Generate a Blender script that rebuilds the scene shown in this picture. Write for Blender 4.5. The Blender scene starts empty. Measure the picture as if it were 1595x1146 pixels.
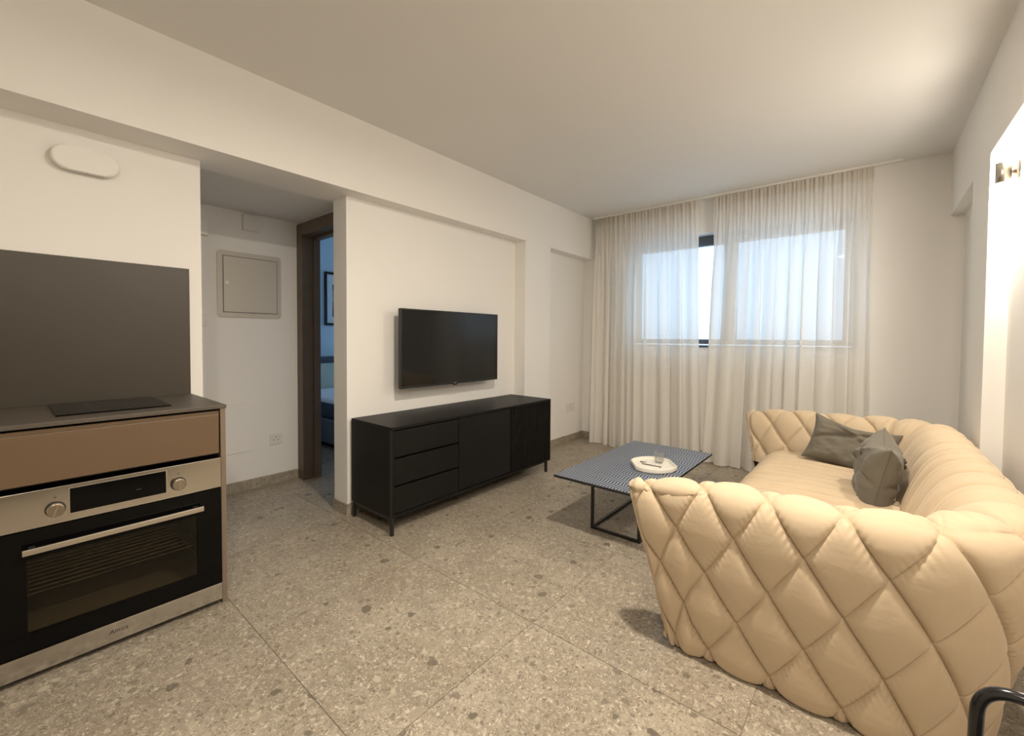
import bpy, bmesh, math, random
import numpy as np
from mathutils import Vector, Matrix, noise

random.seed(7)
rng = np.random.default_rng(7)
sc = bpy.context.scene
COL = sc.collection
PI = math.pi

# ------------------------------------------------------------------ camera
CAM = Vector((2.5557, -0.4287, 1.2122))
F_PX, CY_PX, PITCH, ROLL, YAW = 665.57, 544.55, 0.0279, 0.0070, -0.6975
cd = bpy.data.cameras.new('camera')
cam = bpy.data.objects.new('camera', cd)
COL.objects.link(cam)
_f = Vector((math.sin(YAW)*math.cos(PITCH), math.cos(YAW)*math.cos(PITCH), -math.sin(PITCH)))
_r = Vector((math.cos(YAW), -math.sin(YAW), 0))
_u = _r.cross(_f)
_r2 = _r*math.cos(ROLL) + _u*math.sin(ROLL)
_u2 = -_r*math.sin(ROLL) + _u*math.cos(ROLL)
cam.matrix_world = Matrix(((_r2.x, _u2.x, -_f.x, CAM.x), (_r2.y, _u2.y, -_f.y, CAM.y), (_r2.z, _u2.z, -_f.z, CAM.z), (0, 0, 0, 1)))
cd.sensor_fit = 'HORIZONTAL'
cd.sensor_width = 36.0
cd.lens = F_PX*36.0/1595.0
cd.shift_y = -(573.0 - CY_PX)/1595.0
cd.clip_start = 0.02
sc.camera = cam

# ------------------------------------------------------------------ sky, exposure
w = bpy.data.worlds.new('overcast_sky')
sc.world = w
w.use_nodes = True
bg = w.node_tree.nodes['Background']
bg.inputs['Color'].default_value = (0.50, 0.74, 1.0, 1)
bg.inputs['Strength'].default_value = 2.5
sc.view_settings.view_transform = 'Standard'
sc.view_settings.look = 'None'
sc.view_settings.exposure = 0.20
sc.view_settings.gamma = 1.0
sc.view_settings.use_curve_mapping = False
sc.cycles.use_denoising = True
sc.cycles.max_bounces = 10
sc.cycles.diffuse_bounces = 6
sc.cycles.transparent_max_bounces = 16
sc.cycles.sample_clamp_indirect = 6.0
sc.cycles.caustics_reflective = False
sc.cycles.caustics_refractive = False

WARM = (1.0, 0.90, 0.765)
SCONCE_UP, SCONCE_DOWN = 560.0, 2500.0
SPOT_POWER = (49.0, 25.0)  # sofa-end lamp, then the added fill lamp

# ------------------------------------------------------------------ material helpers
class NT:
    def __init__(s, name):
        s.m = bpy.data.materials.new(name)
        s.m.use_nodes = True
        s.t = s.m.node_tree
        s.n = s.t.nodes
        s.b = s.n['Principled BSDF']
        s.out = s.n['Material Output']
    def add(s, typ, **kw):
        n = s.n.new(typ)
        for k, v in kw.items():
            if k in n.inputs.keys():
                n.inputs[k].default_value = v
            else:
                setattr(n, k, v)
        return n
    def link(s, a, b):
        s.t.links.new(a, b)
    def math(s, op, a, b=None, clamp=False):
        n = s.n.new('ShaderNodeMath'); n.operation = op; n.use_clamp = clamp
        for k, v in enumerate((a, b)):
            if v is None: continue
            if hasattr(v, 'links'): s.link(v, n.inputs[k])
            else: n.inputs[k].default_value = v
        return n.outputs[0]
    def mix(s, fac, a, b):
        n = s.n.new('ShaderNodeMix'); n.data_type = 'RGBA'
        for sock, v in ((n.inputs[0], fac), (n.inputs[6], a), (n.inputs[7], b)):
            if hasattr(v, 'links'): s.link(v, sock)
            elif isinstance(v, (tuple, list)): sock.default_value = (*v[:3], 1)
            else: sock.default_value = v
        return n.outputs[2]
    def sstep(s, v, lo, hi):
        n = s.n.new('ShaderNodeMapRange'); n.interpolation_type = 'SMOOTHSTEP'
        s.link(v, n.inputs[0]); n.inputs[1].default_value = lo; n.inputs[2].default_value = hi
        return n.outputs[0]
    def coord(s, kind='Object'):
        return s.n.new('ShaderNodeTexCoord').outputs[kind]
    def pos(s):
        return s.n.new('ShaderNodeNewGeometry').outputs['Position']
    def noise(s, vec, scale, detail=3, rough=0.5):
        n = s.n.new('ShaderNodeTexNoise'); n.inputs['Scale'].default_value = scale
        n.inputs['Detail'].default_value = detail; n.inputs['Roughness'].default_value = rough
        if vec is not None: s.link(vec, n.inputs['Vector'])
        return n
    def bump(s, h, strength=0.2, dist=0.002):
        n = s.n.new('ShaderNodeBump'); n.inputs['Strength'].default_value = strength
        n.inputs['Distance'].default_value = dist
        s.link(h, n.inputs['Height']); s.link(n.outputs[0], s.b.inputs['Normal'])

def simple(name, col, rough=0.5, metal=0.0, var=0.04, scale=30.0, bump=0.0, spec=0.5, sheen=0.0, coat=0.0):
    t = NT(name)
    p = t.pos()
    nz = t.noise(p, scale, 3)
    c = t.mix(nz.outputs[0], tuple(max(0, x*(1-var)) for x in col), tuple(min(1, x*(1+var)) for x in col))
    t.link(c, t.b.inputs['Base Color'])
    t.b.inputs['Roughness'].default_value = rough
    t.b.inputs['Metallic'].default_value = metal
    t.b.inputs['Specular IOR Level'].default_value = spec
    t.b.inputs['Sheen Weight'].default_value = sheen
    t.b.inputs['Coat Weight'].default_value = coat
    if bump: t.bump(nz.outputs[0], bump, 0.002)
    return t.m

M = {}
M['wall'] = simple('wall_paint', (0.87, 0.85, 0.815), 0.75, var=0.012, scale=2.5, spec=0.25)
M['ceiling'] = simple('ceiling_paint', (0.80, 0.785, 0.755), 0.85, var=0.01, scale=2.0, spec=0.2)
M['bed_wall'] = simple('bedroom_wall_paint', (0.50, 0.62, 0.72), 0.8, var=0.02, scale=2.0)
M['white_plastic'] = simple('white_plastic', (0.80, 0.78, 0.73), 0.35, var=0.01)
M['panel_metal'] = simple('painted_panel_metal', (0.60, 0.56, 0.49), 0.35, var=0.015)
M['dark_gap'] = simple('dark_gap', (0.03, 0.027, 0.024), 0.8)
M['black_wood'] = simple('black_stained_wood', (0.0075, 0.007, 0.0062), 0.46, var=0.25, scale=12, spec=0.22)
M['black_metal'] = simple('black_powder_coated_metal', (0.014, 0.013, 0.013), 0.38, var=0.1)
M['black_gloss'] = simple('black_gloss_lacquer', (0.012, 0.011, 0.011), 0.16, var=0.05)
M['black_glass'] = simple('black_oven_glass', (0.003, 0.003, 0.003), 0.06, var=0.02, spec=0.13)
M['tv_screen'] = simple('tv_screen_glass', (0.004, 0.004, 0.0045), 0.10, var=0.02, spec=0.55)
M['tv_plastic'] = simple('tv_plastic', (0.015, 0.015, 0.015), 0.4, var=0.05)
M['drawer_brown'] = simple('brown_lacquer_front', (0.135, 0.086, 0.047), 0.42, var=0.02, scale=4)
M['side_brown'] = simple('taupe_side_panel', (0.20, 0.150, 0.110), 0.45, var=0.03, scale=8)
M['splash'] = simple('brown_grey_backsplash', (0.050, 0.039, 0.026), 0.42, var=0.10, scale=5)
M['worktop'] = simple('brown_grey_worktop', (0.085, 0.070, 0.053), 0.45, var=0.10, scale=9)
M['door_wood'] = simple('dark_walnut_frame', (0.135, 0.098, 0.068), 0.45, var=0.2, scale=9)
M['ceramic'] = simple('cream_ceramic', (0.80, 0.76, 0.67), 0.35, var=0.02)
M['paper'] = simple('white_card', (0.80, 0.76, 0.69), 0.6, var=0.02)
M['stick'] = simple('dark_wood_stick', (0.12, 0.085, 0.055), 0.5, var=0.2)
M['al_dark'] = simple('anthracite_aluminium', (0.085, 0.09, 0.095), 0.4, var=0.05)
M['white_frame'] = simple('white_reveal', (0.82, 0.82, 0.80), 0.5, var=0.01)
M['grout'] = simple('grout', (0.27, 0.225, 0.17), 0.85, var=0.1)
M['chrome'] = simple('brushed_nickel', (0.62, 0.57, 0.50), 0.28, metal=1.0, var=0.04)
M['knob_metal'] = simple('knob_metal', (0.42, 0.36, 0.28), 0.3, metal=1.0, var=0.08)
M['cavity'] = simple('oven_cavity_enamel', (0.30, 0.275, 0.22), 0.4, var=0.08)
M['wire'] = simple('oven_rack_wire', (0.85, 0.78, 0.62), 0.25, metal=1.0)
M['navy'] = simple('dark_mattress_side', (0.035, 0.05, 0.075), 0.8, var=0.1)
M['bed_grey'] = simple('grey_bed_upholstery', (0.10, 0.115, 0.135), 0.85, var=0.1, scale=60)
M['head_grey'] = simple('slate_headboard', (0.07, 0.085, 0.11), 0.8, var=0.1, scale=60)
M['bed_white'] = simple('white_sheet', (0.72, 0.74, 0.78), 0.85, var=0.05, scale=12, bump=0.3)
M['pillow_green'] = simple('pale_green_pillowcase', (0.42, 0.46, 0.40), 0.9, var=0.1, scale=14, bump=0.3)
M['added_door'] = simple('added_dark_door_wood', (0.030, 0.022, 0.016), 0.5, var=0.2, scale=9)  # for the added door mirrored in the oven steel
M['plinth'] = simple('dark_plinth', (0.05, 0.04, 0.032), 0.7)

def steel_mat():
    t = NT('brushed_stainless_steel')
    mp = t.add('ShaderNodeMapping'); t.link(t.pos(), mp.inputs[0]); mp.inputs['Scale'].default_value = (6, 3, 420)
    nz = t.noise(mp.outputs[0], 1.0, 3)
    c = t.mix(nz.outputs[0], (0.50, 0.47, 0.42), (0.61, 0.575, 0.52)); t.link(c, t.b.inputs['Base Color'])
    t.b.inputs['Metallic'].default_value = 1.0
    t.b.inputs['Roughness'].default_value = 0.15
    return t.m
M['steel'] = steel_mat()

def terrazzo():
    t = NT('terrazzo_tile')
    p = t.pos()
    oi = t.n.new('ShaderNodeObjectInfo')
    off = t.n.new('ShaderNodeVectorMath'); off.operation = 'SCALE'
    cmb = t.n.new('ShaderNodeCombineXYZ'); cmb.inputs[0].default_value = 37.0; cmb.inputs[1].default_value = 91.0; cmb.inputs[2].default_value = 13.0
    t.link(cmb.outputs[0], off.inputs[0]); t.link(oi.outputs['Random'], off.inputs['Scale'])
    ad = t.n.new('ShaderNodeVectorMath'); ad.operation = 'ADD'; t.link(p, ad.inputs[0]); t.link(off.outputs[0], ad.inputs[1])
    v0 = ad.outputs[0]
    # irregular outlines
    nz = t.noise(v0, 26, 3)
    sub = t.n.new('ShaderNodeVectorMath'); sub.operation = 'SUBTRACT'; t.link(nz.outputs['Color'], sub.inputs[0]); sub.inputs[1].default_value = (0.5, 0.5, 0.5)
    scl = t.n.new('ShaderNodeVectorMath'); scl.operation = 'SCALE'; t.link(sub.outputs[0], scl.inputs[0]); scl.inputs['Scale'].default_value = 0.045
    ad2 = t.n.new('ShaderNodeVectorMath'); ad2.operation = 'ADD'; t.link(v0, ad2.inputs[0]); t.link(scl.outputs[0], ad2.inputs[1])
    v = ad2.outputs[0]
    big = t.noise(v0, 2.2, 3); mid = t.noise(v0, 9, 4)
    base = t.mix(t.sstep(big.outputs[0], 0.38, 0.62), (0.275, 0.234, 0.175), (0.369, 0.322, 0.252))
    base = t.mix(t.math('MULTIPLY', t.sstep(mid.outputs[0], 0.40, 0.62), 0.6), base, (0.263, 0.228, 0.178))
    fine = t.noise(v0, 34, 5, 0.7)
    base = t.mix(t.math('MULTIPLY', t.sstep(fine.outputs[0], 0.45, 0.65), 0.5), base, (0.468, 0.409, 0.322))
    def chips(cur, scale, thr, rad, cols, strength=1.0):
        vo = t.n.new('ShaderNodeTexVoronoi'); vo.inputs['Scale'].default_value = scale; t.link(v, vo.inputs['Vector'])
        sep = t.n.new('ShaderNodeSeparateColor'); t.link(vo.outputs['Color'], sep.inputs[0])
        r = t.math('MULTIPLY_ADD', sep.outputs[1], rad*0.75); t.n[-1].inputs[2].default_value = rad*0.35
        inside = t.math('SUBTRACT', r, vo.outputs['Distance'])
        m1 = t.sstep(inside, 0.0, 0.06)
        m2 = t.math('GREATER_THAN', sep.outputs[0], thr)
        mask = t.math('MULTIPLY', t.math('MULTIPLY', m1, m2), strength)
        ramp = t.n.new('ShaderNodeValToRGB'); ramp.color_ramp.interpolation = 'CONSTANT'
        el = ramp.color_ramp.elements
        while len(el) < len(cols): el.new(0.5)
        for k, cc in enumerate(cols):
            el[k].position = k/len(cols); el[k].color = (*cc, 1)
        t.link(sep.outputs[2], ramp.inputs[0])
        return t.mix(mask, cur, ramp.outputs[0])
    c = base
    c = chips(c, 210, 0.40, 0.60, [(0.491, 0.421, 0.328), (0.175, 0.140, 0.103), (0.386, 0.316, 0.234), (0.152, 0.117, 0.088), (0.585, 0.515, 0.409)], 0.92)
    c = chips(c, 95, 0.50, 0.58, [(0.468, 0.404, 0.310), (0.181, 0.146, 0.111), (0.339, 0.281, 0.211), (0.257, 0.216, 0.170), (0.562, 0.497, 0.398)], 0.9)
    c = chips(c, 42, 0.66, 0.52, [(0.164, 0.138, 0.105), (0.421, 0.363, 0.281), (0.281, 0.234, 0.181), (0.515, 0.456, 0.363)], 0.7)
    c = chips(c, 17, 0.83, 0.42, [(0.135, 0.115, 0.088), (0.339, 0.287, 0.222), (0.123, 0.103, 0.077)], 0.85)
    # thin pale veins
    vn = t.noise(v0, 3.0, 6, 0.65)
    ve = t.math('ABSOLUTE', t.math('SUBTRACT', vn.outputs[0], 0.5))
    c = t.mix(t.math('MULTIPLY', t.math('SUBTRACT', 1.0, t.sstep(ve, 0.0, 0.006)), 0.22), c, (0.60, 0.54, 0.45))
    t.link(c, t.b.inputs['Base Color'])
    rr = t.noise(v0, 40, 3)
    t.link(t.math('MULTIPLY_ADD', rr.outputs[0], 0.14), t.b.inputs['Roughness']); t.n[-1].inputs[2].default_value = 0.33
    t.b.inputs['Specular IOR Level'].default_value = 0.42
    t.bump(rr.outputs[0], 0.05, 0.001)
    return t.m
M['terrazzo'] = terrazzo()

def velvet():
    t = NT('beige_velvet')
    p = t.coord('Object')
    n1 = t.noise(p, 5, 4); n2 = t.noise(p, 42, 4, 0.6); n3 = t.noise(p, 900, 2)
    c = t.mix(n1.outputs[0], (0.515, 0.400, 0.268), (0.58, 0.460, 0.318))
    c = t.mix(t.math('MULTIPLY', n2.outputs[0], 0.3), c, (0.60, 0.49, 0.352))
    t.link(c, t.b.inputs['Base Color'])
    t.b.inputs['Roughness'].default_value = 0.88
    t.b.inputs['Sheen Weight'].default_value = 0.35
    t.b.inputs['Sheen Roughness'].default_value = 0.45
    t.b.inputs['Sheen Tint'].default_value = (1.0, 0.9, 0.76, 1)
    t.b.inputs['Specular IOR Level'].default_value = 0.2
    mp = t.add('ShaderNodeMapping'); t.link(p, mp.inputs[0]); mp.inputs['Scale'].default_value = (9, 30, 22)
    wr = t.noise(mp.outputs[0], 1.0, 3, 0.55)
    h = t.math('ADD', t.math('MULTIPLY', wr.outputs[0], 1.0), t.math('MULTIPLY', n3.outputs[0], 0.05))
    t.bump(h, 0.35, 0.006)
    return t.m
M['velvet'] = velvet()

def linen():
    t = NT('grey_olive_linen')
    p = t.coord('Object')
    n1 = t.noise(p, 8, 4)
    a = t.add('ShaderNodeMapping'); t.link(p, a.inputs[0]); a.inputs['Scale'].default_value = (500, 60, 500)
    n2 = t.noise(a.outputs[0], 1, 2)
    c = t.mix(n1.outputs[0], (0.108, 0.095, 0.069), (0.150, 0.132, 0.100))
    c = t.mix(t.math('MULTIPLY', n2.outputs[0], 0.35), c, (0.195, 0.174, 0.135))
    t.link(c, t.b.inputs['Base Color'])
    t.b.inputs['Roughness'].default_value = 0.9
    t.b.inputs['Sheen Weight'].default_value = 0.15
    n3 = t.noise(p, 24, 4, 0.6)
    t.bump(n3.outputs[0], 0.4, 0.008)
    return t.m
M['linen'] = linen()

def sheer(name, transp, col):
    t = NT(name)
    p = t.pos()
    mp = t.add('ShaderNodeMapping'); t.link(p, mp.inputs[0]); mp.inputs['Scale'].default_value = (700, 700, 700)
    nz = t.noise(mp.outputs[0], 1, 1)
    c = t.mix(nz.outputs[0], tuple(x*0.96 for x in col), col)
    d = t.add('ShaderNodeBsdfDiffuse'); t.link(c, d.inputs[0])
    tl = t.add('ShaderNodeBsdfTranslucent'); t.link(c, tl.inputs[0])
    tr = t.add('ShaderNodeBsdfTransparent')
    m1 = t.add('ShaderNodeMixShader'); m1.inputs[0].default_value = 0.30
    t.link(d.outputs[0], m1.inputs[1]); t.link(tl.outputs[0], m1.inputs[2])
    m2 = t.add('ShaderNodeMixShader'); m2.inputs[0].default_value = transp
    t.link(m1.outputs[0], m2.inputs[1]); t.link(tr.outputs[0], m2.inputs[2])
    t.link(m2.outputs[0], t.out.inputs[0])
    return t.m
M['sheer'] = sheer('sheer_curtain_fabric', 0.13, (0.95, 0.925, 0.88))
M['header'] = sheer('curtain_header_tape', 0.05, (0.86, 0.82, 0.75))

def thin_glass(name, tint, gloss, rough=0.02):
    t = NT(name)
    tr = t.add('ShaderNodeBsdfTransparent')
    nz = t.noise(t.pos(), 3, 1)
    c = t.mix(nz.outputs[0], tuple(x*0.98 for x in tint), tint); t.link(c, tr.inputs[0])
    g = t.add('ShaderNodeBsdfGlossy'); g.inputs['Roughness'].default_value = rough
    lw_ = t.add('ShaderNodeLayerWeight'); lw_.inputs[0].default_value = 0.5
    mx = t.add('ShaderNodeMixShader')
    f5 = t.math('POWER', lw_.outputs['Facing'], 4.0)
    ma = t.n.new('ShaderNodeMath'); ma.operation = 'MULTIPLY_ADD'; ma.use_clamp = True
    t.link(f5, ma.inputs[0]); ma.inputs[1].default_value = 0.7; ma.inputs[2].default_value = gloss
    t.link(ma.outputs[0], mx.inputs[0])
    t.link(tr.outputs[0], mx.inputs[1]); t.link(g.outputs[0], mx.inputs[2])
    t.link(mx.outputs[0], t.out.inputs[0])
    return t.m
M['glass'] = thin_glass('window_glass', (0.97, 0.985, 1.0), 0.03)
M['oven_pane'] = thin_glass('tinted_oven_pane', (0.62, 0.59, 0.52), 0.02)
M['tumbler'] = thin_glass('clear_tumbler_glass', (0.95, 0.955, 0.955), 0.07)

def emit(name, col, s):
    t = NT(name)
    t.b.inputs['Base Color'].default_value = (0.9, 0.88, 0.84, 1)
    t.b.inputs['Emission Color'].default_value = (*col, 1)
    t.b.inputs['Emission Strength'].default_value = s
    return t.m
M['bulb_up'] = emit('lit_opal_glass_up', WARM, SCONCE_UP)
M['bulb_down'] = emit('lit_opal_glass_down', WARM, SCONCE_DOWN)
M['spot_face'] = emit('lit_spot_lens', WARM, 30.0)

def chevron():
    t = NT('navy_chevron_tabletop')
    p = t.coord('Object')
    sp = t.n.new('ShaderNodeSeparateXYZ'); t.link(p, sp.inputs[0])
    x, y = sp.outputs[0], sp.outputs[1]
    tri = t.math('PINGPONG', t.math('ADD', y, 5.0), 0.055)
    u = t.math('ADD', x, t.math('MULTIPLY', tri, 0.17))
    nz = t.noise(p, 14, 2)
    u = t.math('ADD', u, t.math('MULTIPLY', nz.outputs[0], 0.006))
    fr = t.math('FRACT', t.math('DIVIDE', t.math('ADD', u, 5.0), 0.0188))
    m = t.math('SUBTRACT', t.math('MULTIPLY', t.math('ABSOLUTE', t.math('SUBTRACT', fr, 0.5)), 2.0), 0.0)
    mask = t.sstep(m, 0.50, 0.66)
    nz2 = t.noise(p, 4, 3)
    dark = t.mix(nz2.outputs[0], (0.012, 0.017, 0.032), (0.022, 0.028, 0.045))
    lite = t.mix(nz2.outputs[0], (0.24, 0.29, 0.38), (0.36, 0.41, 0.49))
    c = t.mix(mask, dark, lite)
    t.link(c, t.b.inputs['Base Color'])
    t.b.inputs['Roughness'].default_value = 0.34
    t.bump(mask, 0.25, 0.002)
    return t.m
M['chevron'] = chevron()

def art_print():
    t = NT('abstract_print')
    p = t.coord('Object')
    sp = t.n.new('ShaderNodeSeparateXYZ'); t.link(p, sp.inputs[0])
    ay = t.math('ABSOLUTE', sp.outputs[1]); az = t.math('ABSOLUTE', sp.outputs[2])
    inm = t.math('MULTIPLY', t.math('LESS_THAN', ay, 0.14), t.math('LESS_THAN', az, 0.22))
    nz = t.noise(p, 6, 2)
    c = t.mix(inm, (0.62, 0.66, 0.70), t.mix(t.sstep(nz.outputs[0], 0.4, 0.6), (0.03, 0.035, 0.045), (0.30, 0.33, 0.36)))
    t.link(c, t.b.inputs['Base Color'])
    t.b.inputs['Roughness'].default_value = 0.4
    return t.m
M['print'] = art_print()

# ------------------------------------------------------------------ object helpers
def mesh_obj(name, me, mat, parent=None, loc=None, smooth=False):
    """me is in world coordinates; becomes local to parent (Empty with pure translation) or to loc."""
    o = bpy.data.objects.new(name, me)
    COL.objects.link(o)
    if mat is not None:
        me.materials.append(M[mat] if isinstance(mat, str) else mat)
    if parent is not None:
        base = Vector(parent['_base']) if '_base' in parent else Vector((0, 0, 0))
        me.transform(Matrix.Translation(-base))
        o.parent = parent
        o['_base'] = tuple(base)
    elif loc is not None:
        me.transform(Matrix.Translation(-Vector(loc)))
        o.location = loc
        o['_base'] = tuple(loc)
    if smooth:
        me.polygons.foreach_set('use_smooth', [True]*len(me.polygons))
    return o

def from_bm(bm, name):
    me = bpy.data.meshes.new(name)
    bmesh.ops.recalc_face_normals(bm, faces=bm.faces)
    bm.to_mesh(me); bm.free()
    return me

def bm_box(bm, lo, hi, bevel=0.0, seg=2):
    vs = [bm.verts.new((x, y, z)) for x in (lo[0], hi[0]) for y in (lo[1], hi[1]) for z in (lo[2], hi[2])]
    idx = [(0, 1, 3, 2), (4, 6, 7, 5), (0, 4, 5, 1), (2, 3, 7, 6), (0, 2, 6, 4), (1, 5, 7, 3)]
    fs = [bm.faces.new([vs[i] for i in f]) for f in idx]
    if bevel > 0:
        es = list({e for f in fs for e in f.edges})
        bmesh.ops.bevel(bm, geom=es, offset=bevel, segments=seg, affect='EDGES', profile=0.5)

def box(name, lo, hi, mat, parent=None, bevel=0.0, loc=None, seg=2):
    bm = bmesh.new(); bm_box(bm, lo, hi, bevel, seg)
    return mesh_obj(name, from_bm(bm, name), mat, parent, loc)

def boxes(name, lst, mat, parent=None, loc=None, bevel=0.0):
    bm = bmesh.new()
    for lo, hi in lst: bm_box(bm, lo, hi, bevel)
    return mesh_obj(name, from_bm(bm, name), mat, parent, loc)

def bm_cyl(bm, c, axis, r, h, seg=32, r2=None, bevel=0.0):
    r2 = r if r2 is None else r2
    ax = Vector(axis).normalized()
    q = ax.to_track_quat('Z', 'Y').to_matrix().to_4x4()
    res = bmesh.ops.create_cone(bm, cap_ends=True, segments=seg, radius1=r, radius2=r2, depth=h,
                                matrix=Matrix.Translation(Vector(c)) @ q)
    if bevel > 0:
        es = [e for e in {e for v in res['verts'] for e in v.link_edges} if len(e.link_faces) == 2 and e.calc_face_angle() > 1.0]
        bmesh.ops.bevel(bm, geom=es, offset=bevel, segments=2, affect='EDGES', profile=0.5)

def cyl(name, c, axis, r, h, mat, parent=None, seg=32, r2=None, bevel=0.0, smooth=True, loc=None):
    bm = bmesh.new(); bm_cyl(bm, c, axis, r, h, seg, r2, bevel)
    o = mesh_obj(name, from_bm(bm, name), mat, parent, loc)
    if smooth:
        for pl in o.data.polygons: pl.use_smooth = len(pl.vertices) == 4
    return o

def lathe(name, prof, c, mat, parent=None, seg=40, loc=None):
    bm = bmesh.new()
    rings = []
    for r, z in prof:
        rings.append([bm.verts.new((c[0]+r*math.cos(2*PI*k/seg), c[1]+r*math.sin(2*PI*k/seg), c[2]+z)) for k in range(seg)])
    for a, b in zip(rings, rings[1:]):
        for k in range(seg):
            bm.faces.new((a[k], a[(k+1) % seg], b[(k+1) % seg], b[k]))
    bm.faces.new(rings[0]); bm.faces.new(rings[-1])
    o = mesh_obj(name, from_bm(bm, name), mat, parent, loc, smooth=True)
    return o

def tube_mesh(name, pts, r, seg=14, cap=True):
    """sweep a circle along a polyline"""
    pts = [Vector(p) for p in pts]
    bm = bmesh.new(); rings = []
    up = Vector((0, 0, 1))
    prev = None
    for i, p in enumerate(pts):
        d = (pts[min(i+1, len(pts)-1)] - pts[max(i-1, 0)]).normalized()
        if prev is None:
            a = d.cross(up if abs(d.z) < 0.9 else Vector((1, 0, 0))).normalized()
        else:
            a = (prev - d*prev.dot(d)).normalized()
        prev = a
        b = d.cross(a)
        rings.append([bm.verts.new(p + (a*math.cos(2*PI*k/seg) + b*math.sin(2*PI*k/seg))*r) for k in range(seg)])
    for u, v in zip(rings, rings[1:]):
        for k in range(seg):
            bm.faces.new((u[k], u[(k+1) % seg], v[(k+1) % seg], v[k]))
    if cap:
        bm.faces.new(rings[0]); bm.faces.new(rings[-1])
    return from_bm(bm, name)

def rounded_path(pts, r, n=8):
    """polyline with rounded corners"""
    pts = [Vector(p) for p in pts]; out = [pts[0]]
    for a, b, c in zip(pts, pts[1:], pts[2:]):
        d1 = (a-b).normalized(); d2 = (c-b).normalized()
        p1, p2 = b + d1*r, b + d2*r
        for k in range(n+1):
            t = k/n
            out.append(p1*(1-t)**2 + b*2*t*(1-t) + p2*t*t)
    out.append(pts[-1])
    return out

def tag(o, label, cat, group=None):
    o['label'] = label; o['category'] = cat
    if group: o['group'] = group
    return o

def thing(name, label, cat, loc, group=None):
    o = bpy.data.objects.new(name, None)
    COL.objects.link(o)
    o.location = loc; o['_base'] = tuple(loc); o.empty_display_size = 0.1
    return tag(o, label, cat, group)

def struct(o, label=None):
    o['kind'] = 'structure'
    if label: o['label'] = label
    return o

def grid_mesh(name, V, flip=False, diag=None):
    """V: (nu, nv, 3) array -> mesh; diag optional bool array for triangulation direction"""
    nu, nv = V.shape[:2]
    idx = np.arange(nu*nv).reshape(nu, nv)
    a, b, c, d = idx[:-1, :-1].ravel(), idx[1:, :-1].ravel(), idx[1:, 1:].ravel(), idx[:-1, 1:].ravel()
    if diag is None:
        F = np.stack([a, b, c, d], 1)
        if flip: F = F[:, ::-1]
        k = 4
    else:
        dg = diag.ravel()
        t1 = np.where(dg[:, None], np.stack([a, b, d], 1), np.stack([a, b, c], 1))
        t2 = np.where(dg[:, None], np.stack([b, c, d], 1), np.stack([a, c, d], 1))
        F = np.concatenate([t1, t2]); k = 3
        if flip: F = F[:, ::-1]
    me = bpy.data.meshes.new(name)
    me.vertices.add(nu*nv); me.vertices.foreach_set('co', V.reshape(-1).astype(np.float32))
    n = len(F)
    me.loops.add(n*k); me.loops.foreach_set('vertex_index', np.ascontiguousarray(F).ravel().astype(np.int32))
    me.polygons.add(n)
    me.polygons.foreach_set('loop_start', np.arange(0, n*k, k, dtype=np.int32))
    me.polygons.foreach_set('use_smooth', np.ones(n, dtype=bool))
    me.update(calc_edges=True); me.validate()
    return me

def smooth01(x): 
    x = np.clip(x, 0, 1); return x*x*(3-2*x)

# ------------------------------------------------------------------ dimensions
H, ZB = 2.612, 2.147            # ceiling, underside of beams
XT = -0.132                     # TV wall plane
XK = -0.219                     # kitchen wall plane
XH = -1.180                     # hall wall plane
YB = 4.133                      # window wall
W, XN = 2.995, 3.072            # right beam / niche plane
Y0, Y1, Y2 = 1.054, 2.812, 3.231
YK, YD, YP = 0.268, 1.197, 2.756
YR = -2.3                       # wall behind the camera
XBED = -3.10

# ------------------------------------------------------------------ structure
TX, TY = 0.80, 0.78
floor = struct(box('floor', (XBED-0.1, YR-0.1, -0.12), (XN+0.15, YB+0.25, -0.003), 'grout'), 'thin grout bed under the terrazzo floor tiles')
gx0, gy0 = 0.68 - 5*TX, 0.222 - 4*TY
g = 0.0014
for i in range(8):
    for j in range(10):
        x0, x1 = gx0+i*TX+g, gx0+(i+1)*TX-g
        y0, y1 = gy0+j*TY+g, gy0+(j+1)*TY-g
        x0, x1, y0, y1 = max(x0, XBED), min(x1, XN), max(y0, YR), min(y1, YB)
        if x1-x0 < 0.03 or y1-y0 < 0.03: continue
        o = box('tile', (x0, y0, -0.012), (x1, y1, 0.0), 'terrazzo', floor)

struct(box('ceiling', (XBED-0.1, YR-0.1, H), (XN+0.15, YB+0.25, H+0.12), 'ceiling'), 'plain off-white painted ceiling')
struct(box('ceiling', (XH, YR, ZB+0.02), (-0.34, YD, ZB+0.10), 'ceiling'), 'lowered ceiling of the hall recess')

struct(boxes('wall_left', [((-0.304, Y0, 0), (XT, YB, H))], 'wall'), 'off-white TV wall above and around the sideboard')
struct(box('trim_3', (XT, Y1, 0), (0, Y2, ZB), 'wall'), 'off-white pier between the TV niche and the window corner')
struct(box('trim_1', (-0.34, YR, ZB), (0, YB, H), 'wall'), 'off-white ceiling beam running along the TV wall')
struct(box('wall_kitchen', (-0.32, YR, 0), (XK, YK, ZB), 'wall'), 'off-white partition wall behind the kitchen counter')
struct(box('wall_hall', (XH-0.12, YR, 0), (XH, YD, H), 'wall'), 'off-white wall at the back of the hall recess')
dx0, dx1, dz = -1.08, -0.38, 2.05
struct(boxes('wall_door', [((XBED, YD, 0), (dx0-0.03, YD+0.13, H)), ((dx1+0.03, YD, 0), (-0.304, YD+0.13, H)), ((dx0-0.03, YD, dz+0.03), (dx1+0.03, YD+0.13, H))], 'wall'), 'off-white wall around the bedroom doorway')
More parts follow.
